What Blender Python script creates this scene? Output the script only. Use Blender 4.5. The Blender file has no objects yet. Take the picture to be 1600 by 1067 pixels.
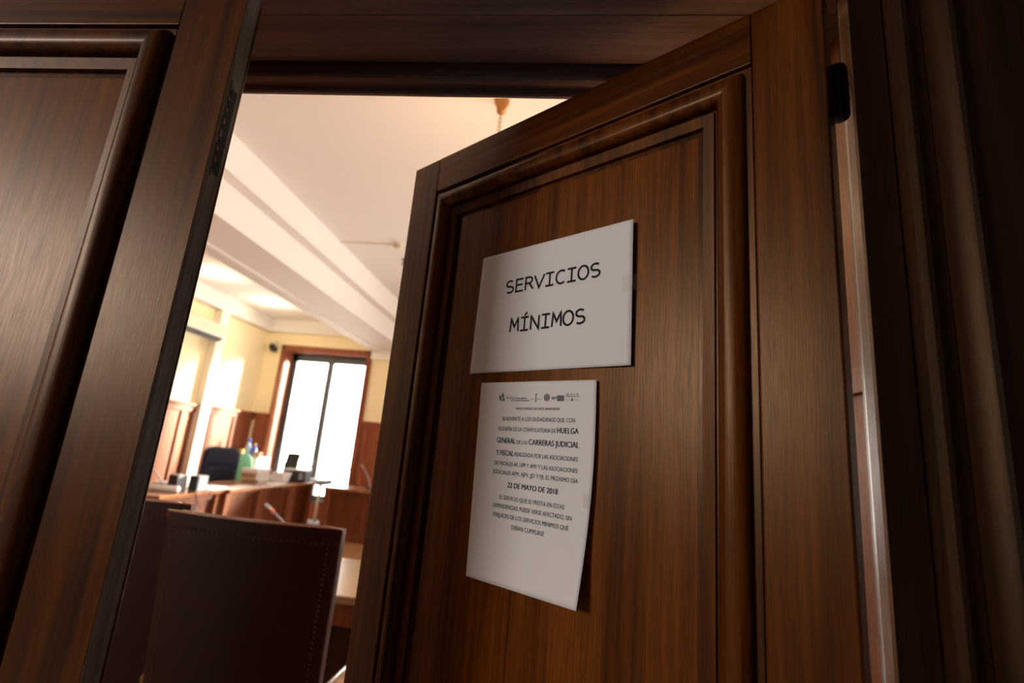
import bpy, bmesh, math, random
from mathutils import Vector, Matrix
random.seed(7)
S = bpy.context.scene
COL = S.collection
H = 1.45                      # eye height of the camera above the floor
# ---------------------------------------------------------------- camera
F_PX = 780.0
def _n(v): return v.normalized()
zen = _n(Vector((304, -3442, F_PX)))
dep = Vector((66, 182.5, F_PX)); dep = _n(dep - dep.dot(zen) * zen)
rgt = dep.cross(zen)
if rgt.x < 0: rgt = -rgt
W = Matrix((rgt, dep, zen))
cx_ = W @ Vector((1, 0, 0)); cy_ = W @ Vector((0, -1, 0)); cz_ = W @ Vector((0, 0, -1))
cam_d = bpy.data.cameras.new('camera'); cam = bpy.data.objects.new('camera', cam_d); COL.objects.link(cam)
M4 = Matrix.Identity(4)
for i in range(3):
    M4[i][0] = cx_[i]; M4[i][1] = cy_[i]; M4[i][2] = cz_[i]
M4[0][3], M4[1][3], M4[2][3] = 0, 0, H
cam.matrix_world = M4
cam_d.sensor_width = 36.0; cam_d.lens = F_PX / 1600 * 36.0
cam_d.clip_start = 0.02; cam_d.clip_end = 200
cam_d.dof.use_dof = True; cam_d.dof.focus_distance = 0.72; cam_d.dof.aperture_fstop = 3.2
S.camera = cam
S.view_settings.view_transform = 'Standard'; S.view_settings.look = 'None'
S.view_settings.gamma = 1.0; S.view_settings.exposure = 0.0; S.view_settings.use_curve_mapping = False
# ---------------------------------------------------------------- world and lights
wd = bpy.data.worlds.new('sky'); S.world = wd; wd.use_nodes = True
bg = wd.node_tree.nodes['Background']; bg.inputs[0].default_value = (1.0, 0.94, 0.87, 1); bg.inputs[1].default_value = 15.5
def lamp(name, kind, loc, energy, color=(1, 1, 1), direction=None, **kw):
    l = bpy.data.lights.new(name, kind); l.energy = energy; l.color = color
    for k, v in kw.items(): setattr(l, k, v)
    o = bpy.data.objects.new(name, l); COL.objects.link(o); o.location = loc
    if direction: o.rotation_euler = Vector(direction).to_track_quat('-Z', 'Y').to_euler()
    return o
lamp('sun', 'SUN', (0, 20, 6), 85.0, (1, 0.93, 0.8), (-0.70, -0.70, -0.22), angle=math.radians(16))
for yy in (3.2, 6.6):
    p = lamp('window_portal', 'AREA', (4.68, yy, H + 0.2), 1, (1, 1, 1), (-1, 0, 0), shape='RECTANGLE', size=1.7, size_y=2.8)
    try: p.data.cycles.is_portal = True
    except Exception: pass
for x0, x1 in ((-5.42, -3.74), (-1.3, 0.4)):
    p = lamp('window_portal', 'AREA', ((x0 + x1) / 2, 9.75, H + 0.2), 1, (1, 1, 1), (0, -1, 0), shape='RECTANGLE', size=x1 - x0, size_y=2.8)
    try: p.data.cycles.is_portal = True
    except Exception: pass
# daylight of the corridor: its window stands behind and to the left of the photographer
lamp('corridor_window_light', 'AREA', (-5.0, -3.1, H + 1.2), 148, (1.0, 0.92, 0.87), (0.82, 0.57, -0.17), shape='RECTANGLE', size=1.4, size_y=1.4)

# ---------------------------------------------------------------- materials
def mat(name, col, rough=0.5, metal=0.0, spec=0.5, emit=None, estr=0, coat=0, noise=0.0, nscale=6.0, bump=0.0, bscale=200.0):
    m = bpy.data.materials.new(name); m.use_nodes = True; nt = m.node_tree
    b = nt.nodes['Principled BSDF']
    b.inputs['Base Color'].default_value = (*col, 1); b.inputs['Roughness'].default_value = rough
    b.inputs['Metallic'].default_value = metal; b.inputs['Specular IOR Level'].default_value = spec
    b.inputs['Coat Weight'].default_value = coat
    if emit:
        b.inputs['Emission Color'].default_value = (*emit, 1); b.inputs['Emission Strength'].default_value = estr
    tc = nt.nodes.new('ShaderNodeTexCoord')
    nz = nt.nodes.new('ShaderNodeTexNoise'); nz.inputs['Scale'].default_value = nscale; nz.inputs['Detail'].default_value = 5
    nt.links.new(tc.outputs['Object'], nz.inputs['Vector'])
    mx = nt.nodes.new('ShaderNodeMix'); mx.data_type = 'RGBA'
    k = noise if noise else 0.06
    mx.inputs['A'].default_value = (*[c * (1 - k) for c in col], 1); mx.inputs['B'].default_value = (*[min(1, c * (1 + k)) for c in col], 1)
    nt.links.new(nz.outputs['Fac'], mx.inputs['Factor']); nt.links.new(mx.outputs['Result'], b.inputs['Base Color'])
    if bump:
        n2 = nt.nodes.new('ShaderNodeTexNoise'); n2.inputs['Scale'].default_value = bscale; n2.inputs['Detail'].default_value = 3
        nt.links.new(tc.outputs['Object'], n2.inputs['Vector'])
        bp = nt.nodes.new('ShaderNodeBump'); bp.inputs['Strength'].default_value = bump; bp.inputs['Distance'].default_value = 0.002
        nt.links.new(n2.outputs['Fac'], bp.inputs['Height']); nt.links.new(bp.outputs['Normal'], b.inputs['Normal'])
    return m
def wood(name, dark, light, axis='z', rough=0.32, freq=14.0, pores=0.25, coat=0.0, streak=None, spec=0.33, tint=(1.0, 0.66, 0.38)):
    """long straight grain along one object axis, broad colour bands, fine open pores"""
    m = bpy.data.materials.new(name); m.use_nodes = True; nt = m.node_tree; N = nt.nodes; L = nt.links
    b = N['Principled BSDF']; b.inputs['Coat Weight'].default_value = coat; b.inputs['Coat Roughness'].default_value = 0.25
    b.inputs['Specular IOR Level'].default_value = spec; b.inputs['Specular Tint'].default_value = (*tint, 1)
    tc = N.new('ShaderNodeTexCoord')
    def scaled(s_across, s_along):
        mp = N.new('ShaderNodeMapping'); v = [s_across] * 3; v['xyz'.index(axis)] = s_along
        mp.inputs['Scale'].default_value = v; L.new(tc.outputs['Object'], mp.inputs['Vector']); return mp
    def noise(mp, detail, dist=0.0):
        n = N.new('ShaderNodeTexNoise'); n.inputs['Scale'].default_value = 1; n.inputs['Detail'].default_value = detail
        n.inputs['Distortion'].default_value = dist; L.new(mp.outputs['Vector'], n.inputs['Vector']); return n
    broad = noise(scaled(freq * 1.5, freq * 0.06), 4, 0.8)
    line = noise(scaled(freq * 7, freq * 0.25), 4, 0.3)
    pore = noise(scaled(900, 28), 2)
    r = N.new('ShaderNodeValToRGB'); e = r.color_ramp.elements
    e[0].position = 0.39; e[0].color = (*dark, 1); e[1].position = 0.63; e[1].color = (*light, 1)
    mid = r.color_ramp.elements.new(0.5); mc = streak or [(a + c) / 2 for a, c in zip(dark, light)]; mid.color = (*mc, 1)
    a = N.new('ShaderNodeMath'); a.operation = 'MULTIPLY_ADD'; a.inputs[1].default_value = 0.45
    L.new(line.outputs['Fac'], a.inputs[0])
    h = N.new('ShaderNodeMath'); h.operation = 'MULTIPLY'; h.inputs[1].default_value = 0.55
    L.new(broad.outputs['Fac'], h.inputs[0]); L.new(h.outputs[0], a.inputs[2]); L.new(a.outputs[0], r.inputs['Fac'])
    pr = N.new('ShaderNodeMapRange'); pr.inputs['From Min'].default_value = 0.33; pr.inputs['From Max'].default_value = 0.5
    pr.inputs['To Min'].default_value = 1 - pores * 1.6; pr.inputs['To Max'].default_value = 1.0
    L.new(pore.outputs['Fac'], pr.inputs['Value'])
    mul = N.new('ShaderNodeVectorMath'); mul.operation = 'SCALE'
    L.new(r.outputs['Color'], mul.inputs[0]); L.new(pr.outputs['Result'], mul.inputs['Scale']); L.new(mul.outputs[0], b.inputs['Base Color'])
    rr = N.new('ShaderNodeMapRange'); rr.inputs['To Min'].default_value = rough + 0.1; rr.inputs['To Max'].default_value = rough - 0.06
    L.new(pore.outputs['Fac'], rr.inputs['Value']); L.new(rr.outputs['Result'], b.inputs['Roughness'])
    bp = N.new('ShaderNodeBump'); bp.inputs['Strength'].default_value = 0.25 * pores * 2; bp.inputs['Distance'].default_value = 0.0006
    L.new(pore.outputs['Fac'], bp.inputs['Height']); L.new(bp.outputs['Normal'], b.inputs['Normal'])
    return m
DK, LT, MD = (0.026, 0.0060, 0.0010), (0.135, 0.034, 0.0040), (0.078, 0.0175, 0.0018)
W_V = wood('mahogany_vertical_grain', DK, LT, 'z', streak=MD)
W_H = wood('mahogany_horizontal_grain', DK, LT, 'x', streak=MD)
W_P = wood('mahogany_panel_veneer', (0.055, 0.0125, 0.0012), (0.190, 0.048, 0.0045), 'z', freq=16, streak=(0.125, 0.0290, 0.0020))
W_F = wood('dark_frame_wood', (0.010, 0.0034, 0.0015), (0.036, 0.012, 0.0045), 'z', rough=0.44, spec=.28)
W_FH = wood('lit_frame_wood_horizontal', (0.13, 0.088, 0.085), (0.23, 0.16, 0.155), 'x', rough=0.30, tint=(1, .85, .85), spec=.6)  # room sheen on the soffit is put into this paler, purplish base colour
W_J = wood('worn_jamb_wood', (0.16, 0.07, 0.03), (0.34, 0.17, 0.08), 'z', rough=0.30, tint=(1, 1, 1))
W_E = wood('lit_worn_edge_wood', (0.20, 0.16, 0.13), (0.42, 0.36, 0.31), 'z', rough=0.36, tint=(1, 1, 1))  # grey daylight on the leaf's edge is put into this paler wood
W_RV = wood('reveal_lining_wood', (0.25, 0.075, 0.025), (0.42, 0.16, 0.06), 'z', rough=0.4)
W_WS = wood('wainscot_wood', (0.19, 0.048, 0.022), (0.33, 0.105, 0.052), 'z', rough=0.38, freq=9, pores=0.1)
W_DV = wood('desk_front_wood', (0.085, 0.020, 0.010), (0.17, 0.045, 0.020), 'z', rough=0.35, freq=9, pores=0.1)
W_PL = wood('desk_pilaster_wood', (0.15, 0.045, 0.020), (0.25, 0.085, 0.038), 'z', rough=0.35, freq=9, pores=0.1)
W_DT = wood('desk_top_wood', (0.20, 0.075, 0.028), (0.34, 0.14, 0.055), 'y', rough=0.22, freq=9, pores=0.05)
W_TT = wood('table_top_wood', (0.16, 0.075, 0.04), (0.26, 0.13, 0.07), 'x', rough=0.16, freq=9, pores=0.05, coat=0.6)
W_FL = wood('parquet_wood', (0.34, 0.17, 0.07), (0.47, 0.27, 0.13), 'y', rough=0.28, freq=8, pores=0.1)
LEA = mat('oxblood_leather', (0.020, 0.0035, 0.0022), 0.5, spec=0.12, noise=0.25, nscale=30, bump=0.35, bscale=260)
PIPE = mat('leather_edge_piping', (0.20, 0.055, 0.022), 0.18, coat=0.8)
NAIL = mat('bronze_nailheads', (0.07, 0.028, 0.014), 0.4, metal=0.8)
PAP = mat('white_paper', (0.80, 0.77, 0.76), 0.75, spec=0.2, noise=0.02, nscale=20, bump=0.06, bscale=60)
INK = mat('black_ink', (0.012, 0.011, 0.012), 0.7, spec=0.2)
INKG = mat('grey_ink', (0.16, 0.15, 0.15), 0.7, spec=0.2)
BLK = mat('black_plastic', (0.012, 0.012, 0.013), 0.4)
IRON = mat('blackened_iron', (0.012, 0.010, 0.009), 0.5, metal=0.6)
STEEL = mat('worn_steel', (0.45, 0.44, 0.42), 0.35, metal=1.0)
GRYP = mat('grey_plastic', (0.30, 0.32, 0.35), 0.4)
WHT = mat('white_plastic', (0.85, 0.84, 0.80), 0.35)
CRM = mat('cream_plastic', (0.75, 0.66, 0.50), 0.4)
WALL = mat('yellow_wall_paint', (0.93, 0.79, 0.50), 0.8, noise=0.02, nscale=2)
PIL = mat('cream_pilaster_paint', (0.90, 0.84, 0.70), 0.8, noise=0.02)
CEIL = mat('ceiling_plaster', (0.87, 0.82, 0.78), 0.85, noise=0.02, nscale=1.5)
CORW = mat('corridor_plaster', (0.30, 0.26, 0.22), 0.8, noise=0.04, nscale=2)
STONE = mat('corridor_terrazzo', (0.16, 0.14, 0.12), 0.35, noise=0.3, nscale=60)
ALU = mat('grey_aluminium', (0.10, 0.11, 0.125), 0.4, metal=0.3)
BRASS = mat('aged_brass', (0.42, 0.19, 0.055), 0.32, metal=0.9)
NAVY = mat('navy_fabric', (0.013, 0.016, 0.042), 0.75, bump=0.3, bscale=400)
GREEN = mat('mint_green_plastic', (0.22, 0.62, 0.36), 0.4)
BLUE = mat('blue_plastic', (0.03, 0.10, 0.55), 0.35)
PBLUE = mat('pale_blue_plastic', (0.45, 0.62, 0.85), 0.35)
BRN = mat('brown_cardboard', (0.42, 0.25, 0.14), 0.8)
TAN = mat('tan_card', (0.58, 0.40, 0.26), 0.7)
YEL = mat('mustard_card', (0.45, 0.30, 0.05), 0.7)
RED = mat('red_indicator_ring', (0.75, 0.16, 0.10), 0.4)
BULB = mat('warm_bulb', (1, 0.8, 0.5), 0.3, emit=(1, 0.62, 0.28), estr=25)
SPOT = mat('lit_spot_lens', (1, 0.9, 0.7), 0.3, emit=(1, 0.85, 0.6), estr=9)
RAILM = mat('balcony_rail_paint', (0.35, 0.38, 0.40), 0.5)
def glassmat(name, tint=(1, 1, 1), ior=1.45):
    m = bpy.data.materials.new(name); m.use_nodes = True; nt = m.node_tree; nt.nodes.clear()
    o = nt.nodes.new('ShaderNodeOutputMaterial'); t = nt.nodes.new('ShaderNodeBsdfTransparent'); t.inputs[0].default_value = (*tint, 1)
    g = nt.nodes.new('ShaderNodeBsdfGlossy'); g.inputs['Roughness'].default_value = 0.05
    fr = nt.nodes.new('ShaderNodeFresnel'); fr.inputs[0].default_value = ior; mx = nt.nodes.new('ShaderNodeMixShader')
    nt.links.new(fr.outputs[0], mx.inputs[0]); nt.links.new(t.outputs[0], mx.inputs[1]); nt.links.new(g.outputs[0], mx.inputs[2]); nt.links.new(mx.outputs[0], o.inputs[0])
    return m
GLASS = glassmat('window_glass')
TAPE = glassmat('clear_tape', (0.97, 0.96, 0.95))
_nt = TAPE.node_tree; _mx = [n for n in _nt.nodes if n.type == 'MIX_SHADER'][0]
for l in list(_nt.links):
    if l.to_socket == _mx.inputs[0]: _nt.links.remove(l)
_mx.inputs[0].default_value = 0.05

# ---------------------------------------------------------------- mesh helpers
def box(bm, a, b):
    x0, y0, z0 = a; x1, y1, z1 = b
    v = [bm.verts.new(p) for p in ((x0,y0,z0),(x1,y0,z0),(x1,y1,z0),(x0,y1,z0),(x0,y0,z1),(x1,y0,z1),(x1,y1,z1),(x0,y1,z1))]
    for f in ((0,3,2,1),(4,5,6,7),(0,1,5,4),(1,2,6,5),(2,3,7,6),(3,0,4,7)): bm.faces.new([v[i] for i in f])
    return bm
def prism(bm, poly, axis, a, b):
    """extrude a polygon given in the two other axes along axis from a to b"""
    def P(p, t):
        if axis == 'x': return (t, p[0], p[1])
        if axis == 'y': return (p[0], t, p[1])
        return (p[0], p[1], t)
    v0 = [bm.verts.new(P(p, a)) for p in poly]; v1 = [bm.verts.new(P(p, b)) for p in poly]
    n = len(poly)
    for i in range(n): bm.faces.new((v0[i], v0[(i+1) % n], v1[(i+1) % n], v1[i]))
    bm.faces.new(v0); bm.faces.new(v1[::-1])
    return bm
def lathe(bm, prof, c=(0,0,0), seg=20, ax='z'):
    rings = []
    for r, z in prof:
        ring = []
        for i in range(seg):
            t = 2 * math.pi * i / seg
            q = (r * math.cos(t), r * math.sin(t), z)
            if ax == 'y': q = (q[0], q[2], q[1])
            if ax == 'x': q = (q[2], q[0], q[1])
            ring.append(bm.verts.new((c[0] + q[0], c[1] + q[1], c[2] + q[2])))
        rings.append(ring)
    for a, b in zip(rings, rings[1:]):
        for i in range(seg): bm.faces.new((a[i], a[(i+1) % seg], b[(i+1) % seg], b[i]))
    bm.faces.new(rings[0][::-1]); bm.faces.new(rings[-1])
    return bm
def tube(bm, pts, r, seg=8, cap=True):
    pts = [Vector(p) for p in pts]; rings = []
    rs = r if isinstance(r, (list, tuple)) else [r] * len(pts)
    up = Vector((0, 0, 1))
    for i, p in enumerate(pts):
        t = (pts[min(i+1, len(pts)-1)] - pts[max(i-1, 0)]).normalized()
        u = t.cross(up)
        if u.length < 0.05: u = t.cross(Vector((0, 1, 0)))
        u.normalize(); w = u.cross(t)
        rings.append([bm.verts.new(p + rs[i] * (math.cos(2*math.pi*k/seg) * u + math.sin(2*math.pi*k/seg) * w)) for k in range(seg)])
    for a, b in zip(rings, rings[1:]):
        for i in range(seg): bm.faces.new((a[i], a[(i+1) % seg], b[(i+1) % seg], b[i]))
    if cap: bm.faces.new(rings[0][::-1]); bm.faces.new(rings[-1])
    return bm
def frame_sweep(bm, x0, x1, z0, z1, prof, y0=0.0, sign=-1):
    """mitred rectangular moulding; profile (w inward, h outward of plane y0)"""
    loops = []
    for w, h in prof:
        y = y0 + sign * h
        loops.append([bm.verts.new(p) for p in ((x0+w, y, z0+w), (x1-w, y, z0+w), (x1-w, y, z1-w), (x0+w, y, z1-w))])
    for a, b in zip(loops, loops[1:]):
        for i in range(4): bm.faces.new((a[i], a[(i+1) % 4], b[(i+1) % 4], b[i]))
    return loops
def new(name, bm, m, parent=None, bevel=0.0, smooth=False, loc=None, rot=None, seg=2):
    bmesh.ops.recalc_face_normals(bm, faces=bm.faces)
    me = bpy.data.meshes.new(name); bm.to_mesh(me); bm.free()
    o = bpy.data.objects.new(name, me); COL.objects.link(o); me.materials.append(m)
    if parent: o.parent = parent
    if loc: o.location = loc
    if rot: o.rotation_euler = rot
    if smooth:
        me.shade_smooth()
        if smooth == 'sharp': me.set_sharp_from_angle(angle=math.radians(28))
    if bevel:
        b = o.modifiers.new('bevel', 'BEVEL'); b.width = bevel; b.segments = seg; b.limit_method = 'ANGLE'; b.angle_limit = math.radians(35)
        b.harden_normals = False
    return o
def tag(o, label, cat, group=None, kind=None):
    o['label'] = label; o['category'] = cat
    if group: o['group'] = group
    if kind: o['kind'] = kind
    return o
def thing(name, label, cat, loc=(0,0,0), rz=0.0, group=None, kind=None):
    o = bpy.data.objects.new(name, None); COL.objects.link(o); o.location = loc; o.rotation_euler = (0, 0, rz); o.empty_display_size = 0.1
    return tag(o, label, cat, group, kind)
def struct(name, bm, m, label, cat, parent=None, bevel=0, smooth=False):
    return tag(new(name, bm, m, parent, bevel, smooth), label, cat, kind='structure')
def B(a, b): return box(bmesh.new(), a, b)
def copy_tree(o, parent=None):
    c = o.copy(); COL.objects.link(c)
    if parent: c.parent = parent
    for ch in list(o.children): copy_tree(ch, c)
    return c

# ---------------------------------------------------------------- room shell
XL, XR, YD, YF = -5.87, 4.2, 0.79, 9.30           # left wall, right wall, room side of door wall, far wall
ZC, ZC2 = H + 2.34, H + 2.23                      # main ceiling, spot-lit ceiling strip
bm = B((XL - .3, .557, -.12), (XR + .3, YF + .9, 0))
struct('floor', bm, W_FL, 'polished parquet floor of the courtroom', 'floor')
struct('floor_corridor', B((-6.5, -4.6, -.12), (3.5, .557, 0)), STONE, 'dark speckled stone floor on the near side of the doors', 'floor')
# ceilings with the stepped beam between them
bm = bmesh.new(); box(bm, (-2.76, YD - .2, ZC), (XR + .2, YF + .2, ZC + .15)); box(bm, (XL - .2, YD - .2, ZC2), (-3.60, YF + .2, ZC2 + .26))
struct('ceiling', bm, CEIL, 'pale plaster ceiling of the courtroom in two levels', 'ceiling')
bm = prism(bmesh.new(), [(-2.76, ZC + .1), (-2.76, H + 2.03), (-2.90, H + 2.03), (-2.90, H + 1.717), (-3.40, H + 1.717), (-3.42, H + 1.70), (-3.52, H + 1.70), (-3.53, H + 1.717), (-3.65, H + 1.717), (-3.65, ZC + .1)], 'y', YD - .1, YF + .02)
struct('trim_1', bm, CEIL, 'long stepped plaster ceiling beam running from the door wall to the far wall', 'beam')
# left wall
struct('wall_left', B((XL - .2, YD - .2, 0), (XL, YF + .2, ZC2 + .1)), WALL, 'pale yellow wall on the left, wood panelled below', 'wall')
bm = bmesh.new()
for a, b in ((YD - .2, 2.35), (4.05, 5.75), (7.45, YF + .45)): box(bm, (XR, a, 0), (XR + .42, b, ZC + .1))
for a, b in ((2.35, 4.05), (5.75, 7.45)): box(bm, (XR, a, H + 1.64), (XR + .42, b, ZC + .1)); box(bm, (XR, a, 0), (XR + .42, b, H - 1.14))
struct('wall_right', bm, WALL, 'pale yellow wall on the right side of the courtroom', 'wall')
# far wall with two tall window openings
bm = bmesh.new(); WZ0, WZ1 = H - 1.14, H + 1.64; TH = .42
for a, b in ((XL - .2, -5.42), (-3.74, -1.3), (.4, XR + .2)): box(bm, (a, YF, 0), (b, YF + TH, ZC + .1))
for a, b in ((-5.42, -3.74), (-1.3, .4)):
    box(bm, (a, YF, WZ1), (b, YF + TH, ZC + .1)); box(bm, (a, YF, 0), (b, YF + TH, WZ0))
struct('wall_far', bm, WALL, 'pale yellow far wall holding the tall bright window', 'wall')
# door wall: opening between X=-1.24 and .40, lined in wood
bm = bmesh.new()
for a, b in ((XL - .2, -1.30), (.42, XR + .2)): box(bm, (a, .60, 0), (b, YD, ZC + .1))
box(bm, (-1.30, .60, H + .69), (.42, YD, ZC + .1))
struct('wall_door', bm, CEIL, 'wall that the double door stands in', 'wall')
# corridor behind the camera
bm = bmesh.new(); box(bm, (-6.5, -4.75, 0), (3.5, -4.6, 3.6))
struct('wall_corridor_back', bm, CORW, 'dim corridor wall behind the photographer', 'wall')
struct('wall_corridor_left', B((-6.65, -4.75, 0), (-6.5, .56, 3.6)), CORW, 'dim corridor end wall left of the photographer', 'wall')
struct('wall_corridor_right', B((3.5, -4.75, 0), (3.65, .56, 3.6)), CORW, 'dim corridor end wall right of the photographer', 'wall')
struct('ceiling_corridor', B((-6.65, -4.75, 3.6), (3.65, .60, 3.7)), CORW, 'dim corridor ceiling over the doors', 'ceiling')
# cove bulkheads
bm = bmesh.new(); box(bm, (XL, YD, H + 1.97), (XL + .13, YF, ZC2 + .05)); box(bm, (XL, YF - .10, H + 1.97), (-3.60, YF, ZC2 + .05))
struct('trim_2', bm, CEIL, 'plaster cornice band along the top of left and far walls', 'cornice', bevel=.03)
bm = B((-3.66, YF - .07, H + 1.56), (XR, YF, H + 1.72))
struct('trim_3', bm, CEIL, 'plaster cornice strip under the beam at the far wall', 'cornice', bevel=.01)
# wainscot ------------------------------------------------------
WT = H + .37
def wains_x(y0, y1, stiles):           # on the left wall
    bm = bmesh.new(); box(bm, (XL, y0, .0), (XL + .02, y1, WT - .02)); box(bm, (XL, y0, WT - .05), (XL + .075, y1, WT)); box(bm, (XL, y0, WT - .14), (XL + .045, y1, WT - .05))
    box(bm, (XL, y0, 0), (XL + .045, y1, .16))
    for s in stiles: box(bm, (XL, s - .045, .16), (XL + .045, s + .045, WT - .14))
    return bm
struct('trim_4', wains_x(YD, 7.70, (1.8, 2.9, 4.0, 5.1, 6.2, 7.44)), W_WS, 'wood wainscot on the left wall, section under the air conditioner', 'wainscot', bevel=.006)
struct('trim_5', wains_x(7.92, YF, (8.10, 8.75)), W_WS, 'wood wainscot on the left wall beside the corner', 'wainscot', bevel=.006)
def wains_y(x0, x1, stiles):
    bm = bmesh.new(); box(bm, (x0, YF - .02, 0), (x1, YF, WT - .02)); box(bm, (x0, YF - .075, WT - .05), (x1, YF, WT)); box(bm, (x0, YF - .045, WT - .14), (x1, YF, WT - .05))
    box(bm, (x0, YF - .045, 0), (x1, YF, .16))
    for s in stiles: box(bm, (s - .045, YF - .045, .16), (s + .045, YF, WT - .14))
    return bm
struct('trim_6', wains_y(XL + .08, -5.51, (-5.60,)), W_WS, 'narrow wood wainscot between the corner and the window', 'wainscot', bevel=.006)
struct('trim_7', wains_y(-3.65, -1.4, (-3.56, -3.0, -2.2)), W_WS, 'wood wainscot on the far wall right of the window', 'wainscot', bevel=.006)
struct('trim_8', B((XL, 7.70, 0), (XL + .125, 7.92, H + 1.97)), PIL, 'narrow cream pilaster on the left wall', 'pilaster', bevel=.01)
# windows -------------------------------------------------------
def window(name, x0, x1, label, side=False):
    t = thing(name, label, 'window', (XR, (x0 + x1) / 2, 0) if side else ((x0 + x1) / 2, YF, 0), -math.pi / 2 if side else 0, kind='structure'); w = (x1 - x0) / 2
    bm = bmesh.new()                                   # wooden casing and deep reveal lining
    for s in (-1, 1):
        a, b = sorted((s * w, s * (w + .09))); box(bm, (a, -.045, 0), (b, 0.0, WZ1 + .09))
        a, b = sorted((s * w, s * (w + .06))); box(bm, (a, -.065, 0), (b, -.045, WZ1 + .06))
        a, b = sorted((s * (w - .02), s * (w + .01))); box(bm, (a, -.03, WZ0), (b, .33, WZ1))
    box(bm, (-w - .09, -.045, WZ1), (w + .09, 0, WZ1 + .09)); box(bm, (-w - .06, -.065, WZ1), (w + .06, -.045, WZ1 + .06))
    box(bm, (-w, -.03, WZ1 - .02), (w, .33, WZ1 + .01))
    box(bm, (-w, -.05, WZ0 - .32), (w, 0, WZ0 + .0))
    new('window_casing', bm, W_WS, t, .008)
    bm = bmesh.new(); z0, z1 = WZ0, WZ1 - .02
    box(bm, (-w + .02, .26, z0), (-w + .12, .33, z1)); box(bm, (w - .10, .26, z0), (w - .02, .33, z1))
    box(bm, (-w + .02, .26, z1 - .15), (w - .02, .33, z1)); box(bm, (-w + .02, .26, z0), (w - .02, .33, z0 + .07))
    new('window_frame', bm, ALU, t, .006)
    new('mullion', box(bmesh.new(), (-.065, .25, z0 + .02), (.065, .335, z1 - .02)), ALU, t, .006)
    new('window_sill', B((-w, -.06, WZ0 - .03), (w, .26, WZ0 + .0)), ALU, t, .006)
    for s in (-1, 1):
        a, b = sorted((s * .04, s * (w - .07))); new('pane', B((a, .295, z0 + .06), (b, .300, z1 - .08)), GLASS, t)
    hd = new('window_handle', box(box(bmesh.new(), (-.02, .225, H - .52), (.02, .25, H - .40)), (-.012, .205, H - .62), (.012, .225, H - .42)), STEEL, t, .004)
    return t
window('window_1', -5.42, -3.74, 'tall two-pane window, brightly lit, in a reddish wood casing on the far wall')
window('window_2', -1.3, .4, 'tall window on the far wall hidden behind the open door')
window('window_3', 2.35, 4.05, 'tall window on the right wall nearer the doors', True)
window('window_4', 5.75, 7.45, 'tall window on the right wall farther from the doors', True)
# balcony railing outside
t = thing('balcony_railing', 'pale grey balcony railing outside the bright far window', 'railing', (-4.1, 10.5, 0))
bm = bmesh.new(); box(bm, (-2.2, -.03, H - .62), (2.2, .03, H - .57)); box(bm, (-2.2, -.02, H - 1.25), (2.2, .02, H - 1.21)); new('rail', bm, RAILM, t)
bm = bmesh.new()
for i in range(44): box(bm, (-2.2 + i * .1, -.01, H - 1.22), (-2.18 + i * .1, .01, H - .6))
for s in (-2.15, 0, 2.15): box(bm, (s - .02, -.02, 0), (s + .02, .02, H - .6))
new('baluster', bm, RAILM, t)
bm = B((-7.5, YF + TH, -.2), (2.5, 10.7, -.02)); struct('floor_balcony', bm, STONE, 'balcony slab outside the far windows', 'floor')

# ---------------------------------------------------------------- double door
PROF = [(0, 0), (.0015, -.006), (.010, -.007)] + [(.027 - .017 * math.cos(math.radians(a)), -.004 + .0145 * math.sin(math.radians(a))) for a in range(0, 181, 12)] + [(.0442, -.009), (.048, -.009), (.049, -.005), (.064, -.008), (.065, -.015), (.072, -.015)]
DW = .777; DT = .05; DTOP = H + .594
def door_leaf(root, st_free, st_hinge, flip):
    """local frame: face on y=0, x from the hinge (0) to the free edge (-DW), flip mirrors it"""
    s = -1 if flip else 1
    def X(u): return s * (u - DW)                      # u measured from the free edge
    def bb(u0, u1, z0, z1, y0=0.0, y1=DT):
        a, b = sorted((X(u0), X(u1))); return B((a, y0, z0), (b, y1, z1))
    if flip: new('stile', prism(bmesh.new(), [(X(st_free - .0006), 0), (X(0.001), 0), (X(0.001), .0235), (X(.018), .0235), (X(.018), DT), (X(st_free - .0006), DT)], 'z', .008, DTOP), W_V, root, .001)
    else: new('stile', bb(.003, st_free - .0006, .008, DTOP), W_V, root, .0025)
    new('stile', bb(DW - st_hinge + .0006, DW, .008, DTOP), W_V, root, .0025)
    u0, u1 = st_free, DW - st_hinge
    for z0, z1 in ((H + .517, DTOP), (H - .74, H - .60), (.008, .20)):
        new('rail', bb(u0, u1, z0, z1), W_H, root, .0015)
    for z0, z1 in ((H - .60, H + .517), (.20, H - .74)):
        bm = bmesh.new(); a, b = sorted((X(u0), X(u1)))
        frame_sweep(bm, a, b, z0, z1, PROF); new('panel_moulding', bm, W_V, root, 0, 'sharp')
        bm = B((a + .0715, .015, z0 + .0715), (b - .0715, .035, z1 - .0715)); new('panel', bm, W_P, root)
        bm = bmesh.new(); frame_sweep(bm, a, b, z0, z1, [(0, 0), (.01, -.006), (.03, .004), (.07, -.013), (.072, -.018)], y0=DT, sign=1); new('panel_moulding', bm, W_V, root)
ang = -math.radians(35.526)
hp = Vector((.2844 , .5208, 0))
door1 = thing('door_1', 'half-open panelled mahogany door leaf with two notices taped on it', 'door', hp, ang, kind='structure')
door_leaf(door1, .0855, .081, False)
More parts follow.
